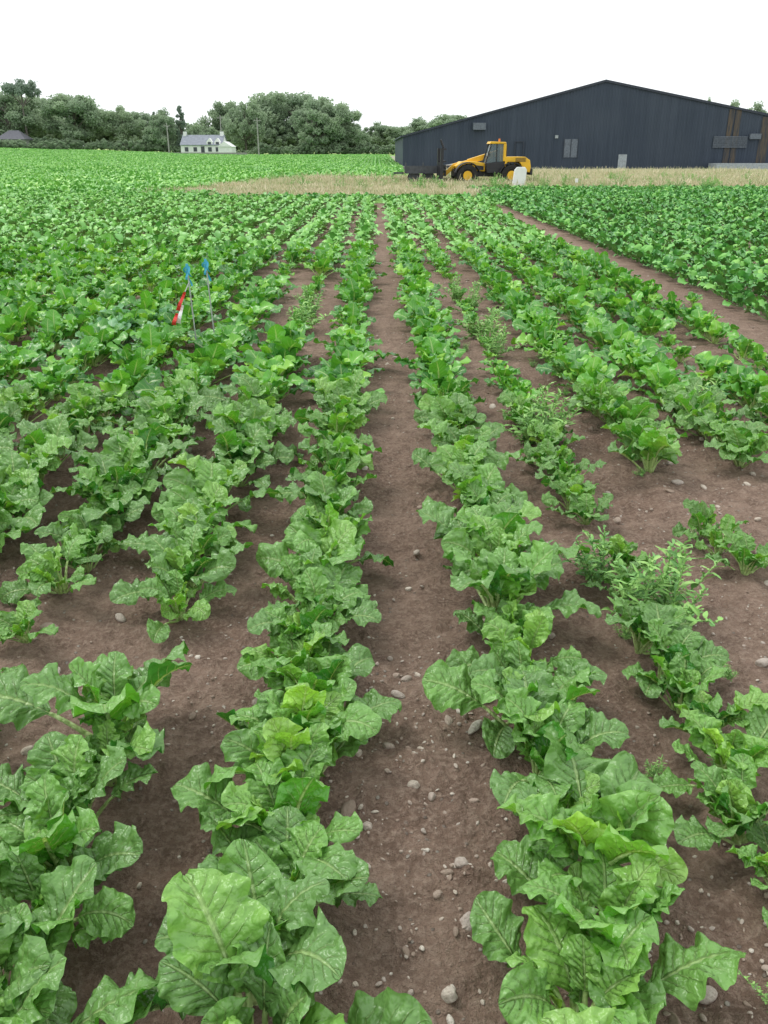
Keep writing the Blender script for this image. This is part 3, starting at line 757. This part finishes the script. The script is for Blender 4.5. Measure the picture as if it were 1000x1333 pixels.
# ------------------------------------------------------------------ cottage, bungalow, poles
def cottage():
    zb = float(terrain(-39, 215))-.1
    e = empty('white_cottage', (-45.2, 215, zb), math.radians(-4)); e.scale = (.93, .93, .93)
    wh = simple_mat('white_render', (.80, .80, .78), .8, .2, 0, .05, 1); sl = simple_mat('slate_roof', (.24, .26, .30), .7, .3, 0, .2, 2); gl = simple_mat('window_dark', (.06, .07, .08), .2)
    Part().box(0, 10.5, 0, 6, 0, 2.5).obj('walls', wh, e)
    g = Part()
    for x_ in (0, 10.25): g.add([(x_, 0, 2.5), (x_, 6, 2.5), (x_, 3, 4.5), (x_+.25, 0, 2.5), (x_+.25, 6, 2.5), (x_+.25, 3, 4.5)], [(0, 2, 1), (3, 4, 5), (0, 3, 5, 2), (1, 2, 5, 4)])
    g.obj('gables', wh, e)
    Part().add([(-.1, -.3, 2.3), (10.6, -.3, 2.3), (10.6, 3, 4.6), (-.1, 3, 4.6), (10.6, 6.3, 2.3), (-.1, 6.3, 2.3), (-.1, -.3, 2.45), (10.6, -.3, 2.45), (10.6, 3, 4.75), (-.1, 3, 4.75), (10.6, 6.3, 2.45), (-.1, 6.3, 2.45)],
               [(0, 1, 2, 3), (3, 2, 4, 5), (6, 7, 8, 9), (9, 8, 10, 11), (0, 1, 7, 6), (5, 4, 10, 11), (0, 6, 9, 3), (3, 9, 11, 5), (1, 2, 8, 7), (2, 4, 10, 8)]).obj('roof', sl, e)
    d = Part()
    for x_ in (6.6, 8.6): d.prism([(x_, 2.3), (x_+1.5, 2.3), (x_+1.5, 3.1), (x_+.75, 4.0), (x_, 3.1)], -.12, 1.6)
    d.obj('gabled_dormers', wh, e)
    w = Part()
    for x_ in (6.95, 8.95): w.box(x_, x_+.8, -.17, -.125, 2.4, 3.1)
    for x_ in (1.0, 3.2, 6.9, 8.8): w.box(x_, x_+.9, -.05, -.004, .9, 1.9)
    w.box(5.1, 6, -.05, -.004, 0, 2.1); w.obj('windows', gl, e)
    c = Part(); c.box(.15, .9, 2.6, 3.4, 4.3, 5.5); c.box(9.5, 10.3, 2.6, 3.4, 4.3, 5.5); c.obj('chimneys', wh, e)
    p = Part(); p.box(9.9, 13.2, -2, 3, 0, 2.0); p.prism([(9.7, 2.0), (13.4, 2.0), (11.5, 3.2)], -2.2, 3); p.obj('extension', wh, e)
    Part().box(-6, 18, -7, -6.7, 0, .7).obj('garden_wall', simple_mat('stone_wall', (.3, .29, .27), .9), e)
cottage()
e = empty('bungalow', (-91, 224, float(terrain(-90, 224))-.4))
Part().box(0, 6.5, 0, 5, 0, 2.4).obj('walls', simple_mat('grey_render', (.30, .30, .28), .8), e)
Part().add([(-.4, -.4, 2.4), (6.9, -.4, 2.4), (6.9, 5.4, 2.4), (-.4, 5.4, 2.4), (2.2, 2.5, 4.4), (4.6, 2.5, 4.4)], [(0, 1, 5, 4), (1, 2, 5), (2, 3, 4, 5), (3, 0, 4), (3, 2, 1, 0)]).obj('hipped_roof', simple_mat('dark_roof', (.13, .13, .15), .8), e)
Part().box(1, 2.2, -.05, -.004, 1, 2).box(4, 5.2, -.05, -.004, 1, 2).obj('windows', bpy.data.materials['window_dark'], e)
pm = simple_mat('pole_wood', (.32, .31, .29), .8)
for px, tp, Yt in ((338, 153, 205), (222, 160, 215), (291, 150, 226)):
    k = 1109/(Yt*.9205+.6); x_ = (px-490)/k; zt = 1.55+Yt*math.tan(math.atan((666.5-tp)/1109)-math.radians(23))
    Part().tube((0, 0, -.5), (0, 0, zt), .17, .12, 8).box(-.8, .8, -.06, .06, zt-.7, zt-.55).tube((-.6, 0, zt-.55), (-.6, 0, zt-.35), .05).tube((.6, 0, zt-.55), (.6, 0, zt-.35), .05).obj('utility_pole', pm).location = (x_, Yt, 0)

# ------------------------------------------------------------------ light
w = D.worlds.new('World'); scene.world = w; w.use_nodes = True; nt = w.node_tree; nt.nodes.clear()
sky = nt.nodes.new('ShaderNodeTexSky'); sky.sky_type = 'NISHITA'; sky.sun_disc = False
el, az = math.radians(58), math.radians(-60)
sky.sun_elevation = el; sky.sun_rotation = az; sky.air_density = 1.; sky.dust_density = 3.
mx = nt.nodes.new('ShaderNodeMix'); mx.data_type = 'RGBA'; mx.inputs[0].default_value = .9
mx.inputs[7].default_value = (10.0, 10.4, 10.6, 1)
bg = nt.nodes.new('ShaderNodeBackground'); bg.inputs[1].default_value = .13
wo = nt.nodes.new('ShaderNodeOutputWorld')
nt.links.new(sky.outputs[0], mx.inputs[6]); nt.links.new(mx.outputs[2], bg.inputs[0]); nt.links.new(bg.outputs[0], wo.inputs[0])
sl = D.lights.new('sun', 'SUN'); sl.energy = 1.4; sl.angle = math.radians(24); sl.color = (1, .98, .94)
so = link(D.objects.new('sun', sl))
dirv = Vector((math.sin(az)*math.cos(el), math.cos(az)*math.cos(el), math.sin(el)))
so.rotation_euler = dirv.to_track_quat('Z', 'Y').to_euler()

# ------------------------------------------------------------------ camera
cam = D.cameras.new('camera'); co = link(D.objects.new('camera', cam))
cam.sensor_fit = 'VERTICAL'; cam.sensor_height = 36; cam.lens = 36*1109/1333; cam.clip_end = 2000; cam.clip_start = .05
co.location = (0, 0, 1.55); co.rotation_euler = (math.radians(67), 0, math.radians(-.5))
scene.camera = co
scene.view_settings.view_transform = 'Standard'; scene.view_settings.look = 'None'; scene.view_settings.exposure = 0
